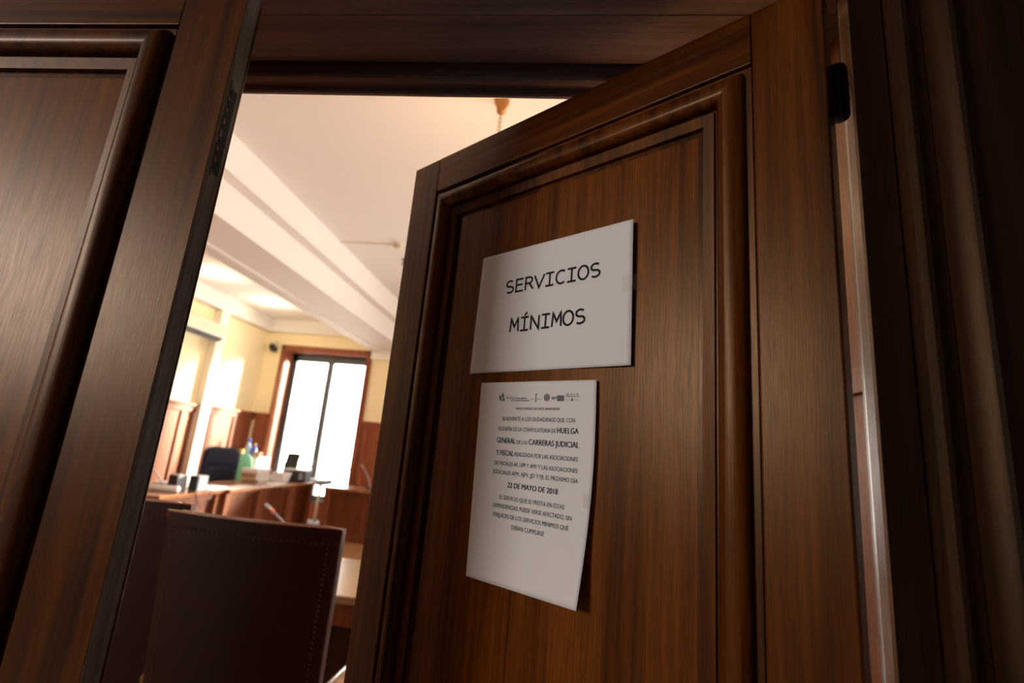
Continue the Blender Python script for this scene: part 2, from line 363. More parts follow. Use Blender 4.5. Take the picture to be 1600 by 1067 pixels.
def hinge(parent, z0, z1):
    bm = lathe(bmesh.new(), [(.004, z0 - .006), (.010, z0 - .004), (.0115, z0), (.0115, z1), (.010, z1 + .004), (.004, z1 + .006)], (.004, DT + .003, 0), 16)
    for k in range(1, 3):
        zz = z0 + (z1 - z0) * k / 3; lathe(bm, [(.0122, zz - .0015), (.0122, zz + .0015)], (.004, DT + .003, 0), 16)
    box(bm, (-.03, DT, z0), (.003, DT + .003, z1))
    return new('hinge', bm, IRON, parent)
hinge(door1, H + .436, H + .500); hinge(door1, H - .42, H - .33); hinge(door1, .2, .29)
bm = lathe(bmesh.new(), [(.024, -.008), (.024, 0)], (-DW + .04, -.0, H - .50), 20, 'y')
lv = new('door_handle', bm, BRASS, door1, .001)
bm = tube(bmesh.new(), [(-DW + .04, 0, H - .50), (-DW + .04, -.045, H - .50), (-DW + .055, -.052, H - .50), (-DW + .14, -.052, H - .503)], .008, 10); new('lever', bm, BRASS, lv, smooth=True)
door2 = thing('door_2', 'closed panelled mahogany door leaf at the left edge of the opening', 'door', (-.4425 - DW, .511, 0), 0, kind='structure')
door_leaf(door2, .0895, .081, True)
# worn rabbeted edge strip of the closed leaf, grey daylight put into its colour
bm = prism(bmesh.new(), [(DW - .0015, .0002), (DW + .0008, .0025), (DW + .0008, .022), (DW - .001, .0242), (DW - .0015, .0242)], 'z', .01, DTOP - .002)
new('lit_worn_edge', bm, W_E, door2)['label'] = 'worn edge of the leaf, with grey daylight put into its colour'
bm = bmesh.new(); box(bm, (DW + .0006, .006, H + .305), (DW + .0022, .017, H + .425)); bt = new('flush_bolt', bm, IRON, door2)
bm = bmesh.new()
random.seed(3)
for z in (.300, .318, .334, .352, .371, .389, .405, .421):
    w = random.uniform(.004, .008)
    prism(bm, [(.0045, H + z), (.0045 + w * .6, H + z + w * .7), (.004 , H + z + w * 1.9)], 'x', DW + .0009, DW + .003)
new('splinter', bm, W_J, door2)
# ---------------------------------------------------------------- door frame
# right jamb: chamfered dark casing with mouldings, polished inner edge
def rprof():
    Y0 = .50
    p = [(.3012, Y0 + .001), (.3355, Y0), (.3365, Y0 + .004), (.339, Y0 + .004), (.340, Y0 - .001), (.343, Y0 - .008), (.349, Y0 - .012), (.3555, Y0 - .010), (.359, Y0 - .003), (.360, Y0 + .006), (.3625, Y0 + .006), (.3635, Y0 + .002), (.377, Y0 + .002),
         (.379, Y0 + .004), (.381, Y0 - .002), (.385, Y0 - .012), (.392, Y0 - .018), (.399, Y0 - .016), (.403, Y0 - .008), (.405, Y0 + .003), (.408, Y0 + .005), (.56, Y0 + .005), (.56, .60), (.345, .60), (.336, .5565)]
    return p
struct('trim_9', prism(bmesh.new(), rprof(), 'z', 0, 3.6), W_F, 'dark moulded wooden door casing at the right', 'door frame', smooth='sharp')
arc = [(.3355, .5565)] + [(.341 - .0065 * math.cos(math.radians(a)), .5785 + .0065 * math.sin(math.radians(a))) for a in range(0, 91, 15)] + [(.352, .585), (.352, .5565)]
arc[1] = (.3345, .5600)
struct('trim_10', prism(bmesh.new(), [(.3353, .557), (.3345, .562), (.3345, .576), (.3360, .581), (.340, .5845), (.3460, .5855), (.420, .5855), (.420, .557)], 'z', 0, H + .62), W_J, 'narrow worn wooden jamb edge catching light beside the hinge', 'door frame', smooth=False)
bm = bmesh.new(); box(bm, (.395, .5858, 0), (.420, YD + .01, H + .69))
for z0, z1 in ((H + .116, H + .150), (H + .60, H + .66), (.0, .18), (H - .62, H - .55)): box(bm, (.385, .66, z0), (.397, YD - .02, z1))
box(bm, (.387, .5858, 0), (.397, .66, H + .69)); box(bm, (.385, YD - .04, 0), (.396, YD + .01, H + .69))
struct('trim_11', bm, W_RV, 'reddish wooden reveal panelling behind the hinge side of the open door', 'door lining', bevel=.002)
# left jamb beyond the closed leaf
struct('trim_12', prism(bmesh.new(), [(-1.235, .50), (-1.235, YD + .01), (-1.30, YD + .01), (-1.30, .60), (-1.75, .60), (-1.75, .50)], 'z', 0, 3.6), W_F, 'dark wooden door casing at the far left outside the closed leaf', 'door frame')
# header and soffit
struct('trim_13', B((-1.24, .50, H + .606), (.56, .557, 3.6)), W_FH, 'dark wooden header panel above the doors', 'door frame')
bm = bmesh.new()
box(bm, (-1.26, .557, H + .660), (.40, .6335, H + .69)); box(bm, (-1.26, .6345, H + .6602), (.40, .7305, H + .69))
box(bm, (-1.26, .7305, H + .672), (.40, .745, H + .70))
struct('trim_14', bm, W_FH, 'dark plank soffit over the doorway with one long joint', 'door lining', bevel=.0008)
bm = prism(bmesh.new(), [(.745, H + .70), (.745, H + .645), (.748, H + .6415), (.758, H + .6405), (.760, H + .648), (.780, H + .648), (.781, H + .640), (.784, H + .6375), (.790, H + .6375), (.800, H + .645), (.800, H + .75), (.79, H + .75)], 'x', -1.26, .40)
struct('trim_15', bm, W_FH, 'dark moulded lintel edge at the far side of the doorway', 'door frame')

# ---------------------------------------------------------------- notices on the open door
d_ = Vector((math.cos(ang), math.sin(ang), 0)); n_ = Vector((-math.sin(ang), math.cos(ang), 0))   # along u, and into the room
PY = .015                                              # panel face depth in door space
def app2true(u, z, depth):
    """a point seen at (u,z) on the face plane, moved to a given depth behind it along the eye ray"""
    k = (0.5886 + depth) / 0.5886
    return (.848 + (u - .848) * k, z * k)
def paper_obj(name, label, quad_fn, group):
    t = thing(name, label, 'notice', hp, ang, group=group)
    n = 40; bm = bmesh.new(); g = []
    for j in range(n + 1):
        g.append([bm.verts.new(quad_fn(i / n, j / n)) for i in range(n + 1)])
    for j in range(n):
        for i in range(n): bm.faces.new((g[j][i], g[j][i+1], g[j+1][i+1], g[j+1][i]))
    o = new('sheet', bm, PAP, t, smooth=True)
    sm = o.modifiers.new('thickness', 'SOLIDIFY'); sm.thickness = .00012; sm.offset = 0
    return t
def quad(TL, TR, BR, BL, lift):
    def f(s, v, extra=0.0):
        u = (TL[0] * (1-s) + TR[0] * s) * (1 - v) + (BL[0] * (1-s) + BR[0] * s) * v
        z = (TL[1] * (1-s) + TR[1] * s) * (1 - v) + (BL[1] * (1-s) + BR[1] * s) * v
        dep_ = PY - .0012 - lift(s, v)
        uu, zz = app2true(u, z, dep_)
        k = 1 - extra
        return Vector((uu - DW, dep_ - extra, zz + H))
    def inv(u, z):                                     # (u,z) seen -> s,v
        s, v = .5, .5
        for _ in range(12):
            v = ((TL[1] * (1-s) + TR[1] * s) - z) / ((TL[1] * (1-s) + TR[1] * s) - (BL[1] * (1-s) + BR[1] * s))
            a = TL[0] * (1-v) + BL[0] * v; b = TR[0] * (1-v) + BR[0] * v; s = (u - a) / (b - a)
        return s, v
    return f, inv
lift1 = lambda s, v: .0065 * max(0, (s - .55) / .45) ** 1.6 * (1 - .35 * v) + .0015 * max(0, 1 - s * 5) + .0008 * math.sin(s * 7 + v * 2)+.0008
lift2 = lambda s, v: .009 * max(0, (s - .6) / .4) ** 1.5 * (.35 + .65 * v) + .012 * max(0, (v - .62) / .38) ** 1.7 * (.25 + .75 * s) + .002 * max(0, 1 - s * 4) + .0008
f1, inv1 = quad((.2443, .3375), (.5370, .3387), (.5409, .1279), (.2404, .1278), lift1)
def f2_bulge():
    f, inv = quad((.2704, .1114), (.4900, .1100), (.4765, -.1851), (.2781, -.1849), lift2)
    def g(s, v, extra=0.0):
        p = f(s, v, extra); p.x += .0075 * math.sin(math.pi * min(1, v * 1.0)) * s; return p
    return g, inv
f2, inv2 = f2_bulge()
G_N = 'printed notices on the open door'
p1 = paper_obj('notice_sheet', 'landscape white sheet reading SERVICIOS MINIMOS in large letters, upper notice on the door', f1, G_N)
p2 = paper_obj('notice_sheet', 'portrait white sheet of small centred text with logos on top, lower notice with curling bottom', f2, G_N)

# --- large stroke lettering for the upper notice
def arcpts(cx, cy, rx, ry, a0, a1, n=14):
    return [(cx + rx * math.cos(math.radians(a0 + (a1 - a0) * i / n)), cy + ry * math.sin(math.radians(a0 + (a1 - a0) * i / n))) for i in range(n + 1)]
GL = {
 'S': [arcpts(.30, .74, .22, .25, 45, 270, 14)[0:1] + arcpts(.30, .745, .21, .25, 50, 250, 12) + arcpts(.30, .26, .23, .255, 70, -130, 12)],
 'E': [[(.52, 1), (.10, 1), (.10, 0), (.54, 0)], [(.10, .53), (.49, .53)]],
 'R': [[(.08, 0), (.08, 1), (.28, 1)] + arcpts(.28, .755, .20, .245, 90, -90, 10) + [(.08, .51)], [(.30, .51), (.55, 0)]],
 'V': [[(.01, 1), (.30, 0), (.59, 1)]],
 'I': [[(.08, 1), (.52, 1)], [(.08, 0), (.52, 0)], [(.30, 1), (.30, 0)]],
 'C': [arcpts(.34, .5, .28, .51, 52, 308, 20)],
 'O': [arcpts(.30, .5, .265, .51, 0, 360, 28)],
 'M': [[(.05, 0), (.09, 1), (.30, .36), (.51, 1), (.55, 0)]],
 'N': [[(.07, 0), (.07, 1), (.53, 0), (.53, 1)]],
 'Í': [[(.08, 1), (.52, 1)], [(.08, 0), (.52, 0)], [(.30, 1), (.30, 0)], [(.28, 1.15), (.42, 1.36)]],
}
def stroke_text(bm, text, u0, u1, z0, zh, f, inv, wgt=.165):
    adv = (u1 - u0) / (len(text) * .62 - .06)
    for i, ch in enumerate(text):
        for st in GL[ch]:
            pts = [Vector((u0 + (i * .62 + x) * adv, z0 + y * zh)) for x, y in st]
            hw = wgt * zh * .5
            # resample
            q = [pts[0]]
            for a, b in zip(pts, pts[1:]):
                m = max(1, int((b - a).length / .002))
                for k in range(1, m + 1): q.append(a.lerp(b, k / m))
            def dedup(q):
                o = [q[0]]
                for p in q[1:]:
                    if (p - o[-1]).length > 1e-5: o.append(p)
                return o
            q = dedup(q); L_, R_ = [], []
            closed = (q[0] - q[-1]).length < 1e-4
            for k, p in enumerate(q):
                t0 = (q[k] - q[k-1]).normalized() if k else (q[1] - q[0]).normalized()
                t1 = (q[k+1] - q[k]).normalized() if k < len(q) - 1 else t0
                t = (t0 + t1); 
                if t.length < .35: t = t0
                t.normalize(); nn = Vector((-t.y, t.x)); c = max(.45, nn.dot(Vector((-t0.y, t0.x))))
                e = hw / c
                pp = p
                if not closed and k == 0: pp = p - t * hw * .3
                if not closed and k == len(q) - 1: pp = p + t * hw * .3
                L_.append(pp + nn * e); R_.append(pp - nn * e)
            vs = []
            for a, b in zip(L_, R_):
                row = []
                for w_ in (a, b):
                    s, v = inv(w_.x, w_.y); row.append(bm.verts.new(f(s, v, .00035)))
                vs.append(row)
            for a, b in zip(vs, vs[1:]): bm.faces.new((a[0], a[1], b[1], b[0]))
bm = bmesh.new(); stroke_text(bm, 'SERVICIOS', .3045, .4875, .2618, .0208, f1, inv1); new('text_line', bm, INK, p1)
bm = bmesh.new(); stroke_text(bm, 'MÍNIMOS', .3215, .4660, .1938, .0213, f1, inv1); new('text_line', bm, INK, p1)
# --- small text of the lower notice (built-in typeface turned into mesh)
def font_text(bm, body, u0, u1, z0, zh, f, inv, bold=0.0):
    cu = bpy.data.curves.new('txt', 'FONT'); cu.body = body; cu.size = 1.0; cu.resolution_u = 3; cu.offset = 0
    o = bpy.data.objects.new('txt', cu); COL.objects.link(o)
    dg = bpy.context.evaluated_depsgraph_get(); me = bpy.data.meshes.new_from_object(o.evaluated_get(dg))
    bpy.data.objects.remove(o); bpy.data.curves.remove(cu)
    xs = [v.co.x for v in me.vertices]; x0, x1 = min(xs), max(xs); cap = .729
    for sh in ((-.00028, 0, .00028) if bold else (-.00007, .00007)):
      vs = []
      for v in me.vertices:
        u = sh + u0 + (v.co.x - x0) / (x1 - x0) * (u1 - u0); z = z0 + v.co.y / cap * zh
        s, t = inv(u, z); vs.append(bm.verts.new(f(s, t, .0003 + abs(sh) * .1)))
      for p in me.polygons:
        try: bm.faces.new([vs[i] for i in p.vertices])
        except ValueError: pass
    bpy.data.meshes.remove(me)
bm = bmesh.new(); SM, BG = .0062, .0083
T = [('SE ADVIERTE A LOS CIUDADANOS QUE, CON', .3227, .4553, .0508, SM, 0.0), ('OCASIÓN DE LA CONVOCATORIA DE', .3163, .4235, .0352, SM, 0.0), ('HUELGA', .4261, .4612, .0352, BG, .012),
 ('GENERAL', .3153, .3518, .0165, BG, .012), ('DE LAS', .3545, .3745, .0165, SM - .0006, 0.0), ('CARRERAS JUDICIAL', .3772, .4622, .0165, BG, .012),
 ('Y FISCAL', .3160, .3500, -.0022, BG, .012), ('REALIZADA POR LAS ASOCIACIONES', .3523, .4608, -.0017, SM, 0.0),
 ('DE FISCALES AF, UPF Y APIF Y LAS ASOCIACIONES', .3145, .4610, -.0168, SM, 0.0), ('JUDICIALES APM, AJFV, JJD Y FJI, EL PRÓXIMO DÍA', .3129, .4626, -.0300, SM, 0.0),
 ('22 DE MAYO DE 2018', .3435, .4318, -.0480, BG - .0005, .012),
 ('EL SERVICIO QUE SE PRESTA EN ESTAS', .3300, .4436, -.0660, SM, 0.0), ('DEPENDENCIAS, PUEDE VERSE AFECTADO, SIN', .3191, .4565, -.0787, SM, 0.0),
 ('PERJUICIO DE LOS SERVICIOS MÍNIMOS QUE', .3212, .4528, -.0917, SM, 0.0), ('DEBAN CUMPLIRSE', .3575, .4151, -.1050, SM, 0.0)]
for body, u0, u1, z, h_, b_ in T:
    bm = bmesh.new(); font_text(bm, body, u0, u1, z, h_, f2, inv2, b_); new('text_line', bm, INK, p2)
bm = bmesh.new()
font_text(bm, 'ANEXO II: MODELO DE CARTEL ANUNCIADOR', .3482, .4294, .0677, .0037, f2, inv2)
new('text_line', bm, INK, p2)
# logos row
bm = bmesh.new()
def poly(pts):
    vs = []
    for u, z in pts: s, v = inv2(u, z); vs.append(bm.verts.new(f2(s, v, .0003)))
    bm.faces.new(vs)
def rect(u0, z0, u1, z1): poly([(u0, z0), (u1, z0), (u1, z1), (u0, z1)])
U = lambda x: .3106 + (x - 310) * (.4622 - .3106) / 1000.0     # pixel of the enlarged header row -> u
Zz = lambda y: .0953 + (125 - y) * .000116
for pts in ([(315, 180), (345, 172), (362, 190), (350, 215), (372, 232), (360, 250), (335, 232), (318, 215), (330, 200)], [(352, 160), (372, 128), (378, 150), (392, 165), (386, 190), (400, 215), (402, 252), (372, 248), (378, 215), (362, 185)]):
    poly([(U(x), Zz(y)) for x, y in pts])
font_text(bm, 'A V', U(418), U(490), Zz(225), .0052, f2, inv2); 
for k in range(5): rect(U(490), Zz(203 + k * 12), U(552 - 6 * (k % 2)), Zz(198 + k * 12))
font_text(bm, 'Jueces y Juezas', U(560), U(690), Zz(220), .0026, f2, inv2, .01)
font_text(bm, 'para la Democracia', U(560), U(728), Zz(250), .0026, f2, inv2, .01)
rect(U(803), Zz(252), U(814), Zz(158)); rect(U(795), Zz(162), U(826), Zz(154)); rect(U(792), Zz(257), U(826), Zz(250))
rect(U(742), Zz(228), U(792), Zz(222)); rect(U(826), Zz(228), U(876), Zz(222))
for s_ in (0, 1, 2):                                            # oval emblem cut in leaf-shaped bands
    c = 940; a = [(c + 35 * math.cos(math.radians(t)), 205 + 50 * math.sin(math.radians(t))) for t in range(0, 360, 20)]
    lo, hi = ((905, 926), (930, 947), (952, 976))[s_]
    ins = [(min(max(x, lo), hi), y) for x, y in a]; q = []
    for p in ins:
        if not q or (abs(p[0] - q[-1][0]) + abs(p[1] - q[-1][1])) > .5: q.append(p)
    try: poly([(U(x), Zz(y)) for x, y in q])
    except ValueError: pass
font_text(bm, 'AJFV', U(996), U(1056), Zz(228), .0040, f2, inv2, .01)
for k in range(6): rect(U(1060), Zz(190 + k * 12), U(1142), Zz(179 + k * 12))
font_text(bm, 'A P I F', U(1165), U(1300), Zz(184), .0034, f2, inv2)
rect(U(1158), Zz(198), U(1310), Zz(190)); poly([(U(1212), Zz(248)), (U(1248), Zz(248)), (U(1230), Zz(206))])
rect(U(1162), Zz(236), U(1206), Zz(232)); rect(U(1254), Zz(236), U(1300), Zz(232))
new('logo_row', bm, INKG, p2)['label'] = 'row of small grey logos'
def tape(parent, pts, w=.006):
    bm = bmesh.new(); vs = []
    for a in pts:
        vs.append((bm.verts.new((a[0] - DW, a[2], H + a[1] - w)), bm.verts.new((a[0] - DW, a[2], H + a[1] + w))))
    for a, b in zip(vs, vs[1:]): bm.faces.new((a[0], b[0], b[1], a[1]))
    return new('tape', bm, TAPE, parent)
tape(p1, [(.520, .246, .0070), (.532, .246, .0062), (.541, .247, .0085), (.547, .246, .0135), (.552, .247, .0147)], .012)
tape(p2, [(.474, -.052, .0075), (.486, -.052, .0050), (.492, -.053, .0090), (.497, -.055, .0130), (.502, -.057, .0145)], .009)
tape(p2, [(.335, -.185, .0085), (.341, -.187, .0080), (.346, -.1885, .0110)], .010)

# ---------------------------------------------------------------- courtroom furniture
def back_bm(w, z0, z1, bulge, th, taper=.0, rake=.03, n=16, m=8, inset=0.0, dy=0.0):
    """curved-in-plan back slab, outer (rear) face toward -y"""
    bm = bmesh.new(); F = []; R = []
    for j in range(m + 1):
        v = j / m; z = z0 + (z1 - z0) * v; ww = (w - taper * (1 - v)) / 2 - inset; ry = -rake * v
        fr, rr = [], []
        for i in range(n + 1):
            s = -1 + 2 * i / n; y = -bulge * (1 - s * s) + ry + dy
            fr.append(bm.verts.new((s * ww, y, z))); rr.append(bm.verts.new((s * ww, y + th, z)))
        F.append(fr); R.append(rr)
    for j in range(m):
        for i in range(n):
            bm.faces.new((F[j][i], F[j][i+1], F[j+1][i+1], F[j+1][i])); bm.faces.new((R[j][i+1], R[j][i], R[j+1][i], R[j+1][i+1]))
        bm.faces.new((F[j][0], F[j+1][0], R[j+1][0], R[j][0])); bm.faces.new((F[j][n], R[j][n], R[j+1][n], F[j+1][n]))
    for i in range(n):
        bm.faces.new((F[0][i], R[0][i], R[0][i+1], F[0][i+1])); bm.faces.new((F[m][i], F[m][i+1], R[m][i+1], R[m][i]))
    return bm
G_CH = 'high-backed leather chairs behind the doorway'
def leather_chair(label, loc, rz=0.0, w=.575):
    t = thing('leather_chair', label, 'chair', loc, rz, G_CH)
    zt = H - .26
    new('backrest', back_bm(w, .40, zt, .035, .030, .05, .05), LEA, t, .004, True)
    # nail-head band inset from the edges on the rear face
    bm = bmesh.new(); wi = w / 2 - .038
    def ypos(s, v): return -.035 * (1 - s * s) - .05 * v
    pts = [(-1, v) for v in [k / 50 for k in range(50)]] + [(-1 + 2 * k / 30, 1) for k in range(31)] + [(1, v) for v in [k / 50 for k in range(50)]]
    for s, v in pts:
        vv = .04 + v * .905; hw_ = (w - .05 * (1 - vv)) / 2 - .034; x = s * hw_; z = .40 + (zt - .40) * vv
        sx = x / (hw_ + .034); y = ypos(sx, vv)
        lathe(bm, [(.0036, y), (.0030, y - .0018), (.0010, y - .0028)], (x, 0, z), 6, 'y')
    new('nailhead_trim', bm, NAIL, t)
    # piping along the rear and front top edges and sides
    def edge(off, nm):
        bm = bmesh.new(); P = []
        for k in (range(0) if nm else range(3)): v = .97 + .03 * k / 2; P.append((-(w - .05 * (1 - v)) / 2, ypos(1, v) + off, .40 + (zt - .40) * v))
        for k in range(1, 16): s = -1 + 2 * k / 16; P.append((s * w / 2, ypos(s, 1) + off, zt))
        for k in (range(0) if nm else range(2, -1, -1)): v = .97 + .03 * k / 2; P.append(((w - .05 * (1 - v)) / 2, ypos(1, v) + off, .40 + (zt - .40) * v))
        tube(bm, P, .0030, 8); return new('piping', bm, PIPE, t, smooth=True)
    edge(.003, False); edge(.027, True)
    bm = B((-w / 2 + .02, .02, .38), (w / 2 - .02, .50, .48)); new('seat', bm, LEA, t, .02, True, seg=3)
    new('seat_frame', B((-w / 2 + .02, .0, .33), (w / 2 - .02, .49, .38)), W_DV, t, .004)
    for s in (-1, 1):
        x = s * (w / 2 - .02)
        bm = bmesh.new(); n = 10
        P = []
        for k in range(n + 1):
            a = k / n; P.append((x + s * .010 * math.sin(a * math.pi), .0 + .40 * a, H - .745 + .020 * math.sin(a * math.pi * .9) - .03 * a ** 3))
        rings = []
        for p in P:
            rings.append([bm.verts.new((p[0] + a, p[1], p[2] + b)) for a, b in ((-.026, -.016), (.026, -.016), (.028, 0), (.020, .013), (0, .017), (-.020, .013), (-.028, 0))])
        for a, b in zip(rings, rings[1:]):
            for i in range(7): bm.faces.new((a[i], a[(i+1) % 7], b[(i+1) % 7], b[i]))
        bm.faces.new(rings[0]); bm.faces.new(rings[-1][::-1])
        ar = new('armrest', bm, W_TT, t, 0, True)
        new('arm_post', tube(bmesh.new(), [(x, .36, .36), (x, .35, .5), (x, .37, H - .78)], [.02, .016, .02], 10), W_DV, ar, smooth=True)
        new('leg', B((x - .02, .44, 0), (x + .02, .48, .34)), W_DV, t, .004)
        new('leg', prism(bmesh.new(), [(-.06, 0), (-.02, 0), (.04, .42), (.0, .42)], 'x', x - .02, x + .02), W_DV, t, .004)
    return t
leather_chair('nearest dark brown leather chair back with piped top edge, its left neighbour behind it', (-.897, 1.585, 0), math.radians(-1.5))
leather_chair('dark brown leather chair back partly hidden by the closed door leaf', (-1.512, 1.765, 0), math.radians(-3))
# counsel table
t = thing('counsel_table', 'polished wooden table seen between the near chair and the open door', 'table', (-1.35, 2.80, 0))
new('tabletop', B((-1.15, -.37, H - .735), (1.55, .37, H - .70)), W_TT, t, .006)
new('apron', B((-1.05, -.33, H - .84), (1.45, .33, H - .735)), W_DV, t, .003)
new('shade_panel', B((-1.0, -.31, .12), (1.40, -.29, H - .84)), W_F, t, .002)  # added dark sheet standing in for the shade beneath the table
for x in (-1.0, 1.34):
    for y in (-.3, .24): new('leg', B((x, y, 0), (x + .06, y + .06, H - .84)), W_DV, t, .004)
# desks
def desk(loc, w, dpt, rz, label, group, pil=(0, 1), top_over=.03):
    """local: front toward -y, x along its length"""
    t = thing('bench_desk', label, 'desk', loc, rz, group); zt = H - .70
    new('desktop', B((-top_over, -.045, zt - .04), (w + top_over, dpt, zt)), W_DT, t, .006)
    new('front_panel', B((0, .05, .05), (w, .065, zt - .04)), W_DV, t)
    for x in (0.0, w - .09):
        new('pilaster', B((x, -.01, .0), (x + .09, .05, zt - .04)), W_PL, t, .008)
    new('top_rail', B((.09, .02, zt - .10), (w - .09, .05, zt - .04)), W_DV, t, .004)
    new('plinth', B((.09, .02, 0), (w - .09, .05, .12)), W_DV, t, .004)
    for x in (0.0, w - .03): new('side_panel', B((x, .065, .0), (x + .03, dpt - .05, zt - .04)), W_DV, t, .003)
    return t
XFD = -3.84; GD = 'row of wooden bench desks along the left wall'
ys = [4.86, 5.88, 6.66, 7.46, 8.08]
LB = ['nearest desk of the left row, with two speakers on it', 'second desk of the left row, in front of the navy office chair', 'third desk of the left row, carrying the piled case files', 'last desk of the left row before the window, with the black printer']
for k in range(4):
    off = -.06 if k == 0 else 0.0
    # rotated so that its front faces the middle of the room
    desk((XFD + off, ys[k], 0), ys[k+1] - ys[k] - .004, .74, math.radians(90), LB[k], GD, top_over=0.0)
desk((-3.37, 7.50, 0), 3.0, .60, 0, 'dark reddish wooden desk facing the doors, right of the window', None)
# goose-neck microphones
def mic(label, base, tip, led=True):
    t = thing('gooseneck_microphone', label, 'microphone', base, 0, 'goose-neck desk microphones')
    v = Vector(tip) - Vector(base)
    new('base', B((-.05, -.06, 0), (.05, .06, .025)), BLK, t, .006)
    mid = Vector((v.x * .12, v.y * .12, v.z * .55)); pts = []
    for k in range(13):
        a = k / 12; pts.append(((1-a)**2 * Vector((0, 0, .02))) + 2 * a * (1-a) * mid + a * a * v)
    new('gooseneck', tube(bmesh.new(), pts, .007, 8), GRYP, t, smooth=True)
    dr = (pts[-1] - pts[-2]).normalized()
    new('led_ring', tube(bmesh.new(), [pts[-1], pts[-1] + dr * .022], .013, 12), RED, t, smooth=True)
    new('mic_head', tube(bmesh.new(), [pts[-1] + dr * .022, pts[-1] + dr * .035, pts[-1] + dr * .065, pts[-1] + dr * .072], [.010, .014, .013, .006], 12), STEEL, t, smooth=True)
    return t
zt = H - .70
mic('microphone rising behind the nearest leather chair', (-1.43, 2.98, zt), (-1.60, 2.93, H - .445))
mic('microphone on the desk right of the window, beside the open door', (-2.78, 7.75, zt), (-2.895, 7.70, H - .40))
mic('microphone at the near end of the left desk row', (-4.30, 5.42, zt), (-4.50, 5.30, H - .42))
# pair of speakers
def speaker(label, loc, rz):
    t = thing('desk_speaker', label, 'speaker', loc, rz, 'small desk speakers')
    new('cabinet', B((-.06, -.06, 0), (.06, .07, .165)), GRYP, t, .004)
    new('grille', B((-.056, -.074, .005), (.056, -.058, .16)), BLK, t, .003)
    return t
speaker('left of the two black and grey desk speakers', (-4.16, 5.46, zt), math.radians(-8))
speaker('right of the two black and grey desk speakers', (-4.00, 5.58, zt), math.radians(-8))
o = new('document_roll', lathe(bmesh.new(), [(.03, 0), (.032, .004), (.032, .30), (.03, .304)], (0, 0, 0), 16, 'x'), PAP, None, smooth=True, loc=(-4.27, 5.20, zt + .033), rot=(0, 0, math.radians(10)))
tag(o, 'white paper roll lying at the near end of the left desk row', 'paper roll')
o = new('paper_sheaf', B((-.15, -.11, 0), (.15, .11, .05)), PAP, None, .003, loc=(-4.40, 5.68, zt), rot=(0, 0, .2)); tag(o, 'white sheaf of papers beside the microphone on the nearest desk', 'papers')
o = new('paper_sheaf', B((-.10, -.15, 0), (.10, .15, .035)), PAP, None, .003, loc=(-4.02, 5.83, zt), rot=(0, 0, -.1)); tag(o, 'thin white paper sheaf right of the two speakers', 'papers')
o = new('white_sheet', B((-.11, -.30, 0), (.11, .30, .004)), PAP, None, loc=(-3.98, 6.25, zt), rot=(0, 0, .05)); tag(o, 'flat white sheet standing for the reflection along the front edge of the second desk', 'papers')  # bright reflection on the desktop, laid on as a white sheet
o = new('white_sheet', B((-.08, -.17, 0), (.08, .17, .004)), PAP, None, loc=(-3.98, 7.20, zt), rot=(0, 0, .1)); tag(o, 'flat white sheets in front of the case files on the third desk', 'papers')
o = new('desk_phone', prism(bmesh.new(), [(-.08, 0), (.08, 0), (.08, .05), (-.08, .02)], 'x', -.07, .07), BLK, None, .004, loc=(-4.05, 5.70 + .33 - .12, zt + .0), rot=(0, 0, .5)); 
bpy.data.objects.remove(o)
# speaker wires hanging over the nearest desk
o = new('speaker_cable', tube(bmesh.new(), [(-3.90, 5.33, zt + .007), (-3.85, 5.34, zt + .010), (-3.836, 5.35, zt - .005), (-3.834, 5.40, zt - .10), (-3.834, 5.46, zt - .17), (-3.834, 5.55, zt - .10), (-3.836, 5.62, zt - .005), (-3.85, 5.63, zt + .010), (-3.90, 5.64, zt + .007)], .005, 6), BLK, None, smooth=True)
tag(o, 'thin dark cable looping over the front edge of the nearest left desk', 'cable')
# case files
random.seed(5)
files = [('lowest', TAN), ('second from the bottom', TAN), ('third from the bottom', BRN), ('fourth from the bottom', TAN), ('second from the top', PAP), ('topmost', PAP)]
z = zt
for nm, m_ in files:
    h_ = random.uniform(.022, .034); t = thing('case_file', 'case file in the brown and white pile on the third desk, ' + nm, 'file', (-4.36 + random.uniform(-.01, .01), 7.28 + random.uniform(-.02, .02), z), random.uniform(-.12, .12), 'case files piled on the third desk')
    new('cover', B((-.12, -.17, 0), (.12, .17, h_)), m_, t, .003); new('pages', B((-.115, -.165, .004), (.126, .172, h_ - .005)), PAP, t); z += h_ + .001
z = zt
for k, nm in enumerate(('bottom', 'middle', 'top')):
    h_ = (.05, .045, .04)[k]; o = new('paper_sheaf', B((-.10, -.10, 0), (.10, .10, h_)), PAP, None, .004, loc=(-4.13 + .01 * k, 7.57, z), rot=(0, 0, .08 - .08 * k)); z += h_ + .001
    tag(o, 'loose white sheaf between the brown files and the printer, %s one' % nm, 'papers', 'white sheaves by the printer')
# printer
t = thing('printer', 'black printer with raised dark tray and white top at the window end of the desks', 'printer', (-4.03, 7.89, zt), math.radians(8))
new('body', B((-.19, -.16, .0), (.17, .16, .17)), BLK, t, .012)
new('top_cover', B((-.17, -.15, .17), (.16, .15, .19)), WHT, t, .004)
new('control_panel', B((.08, -.168, .04), (.14, -.158, .14)), GRYP, t, .003)
new('paper_tray', prism(bmesh.new(), [(.02, .165), (.035, .165), (.13, .42), (.115, .42)], 'x', -.25, -.04), BLK, t, .003)
new('tray_support', prism(bmesh.new(), [(.04, .165), (.14, .165), (.13, .36)], 'x', -.19, -.178), GRYP, t)
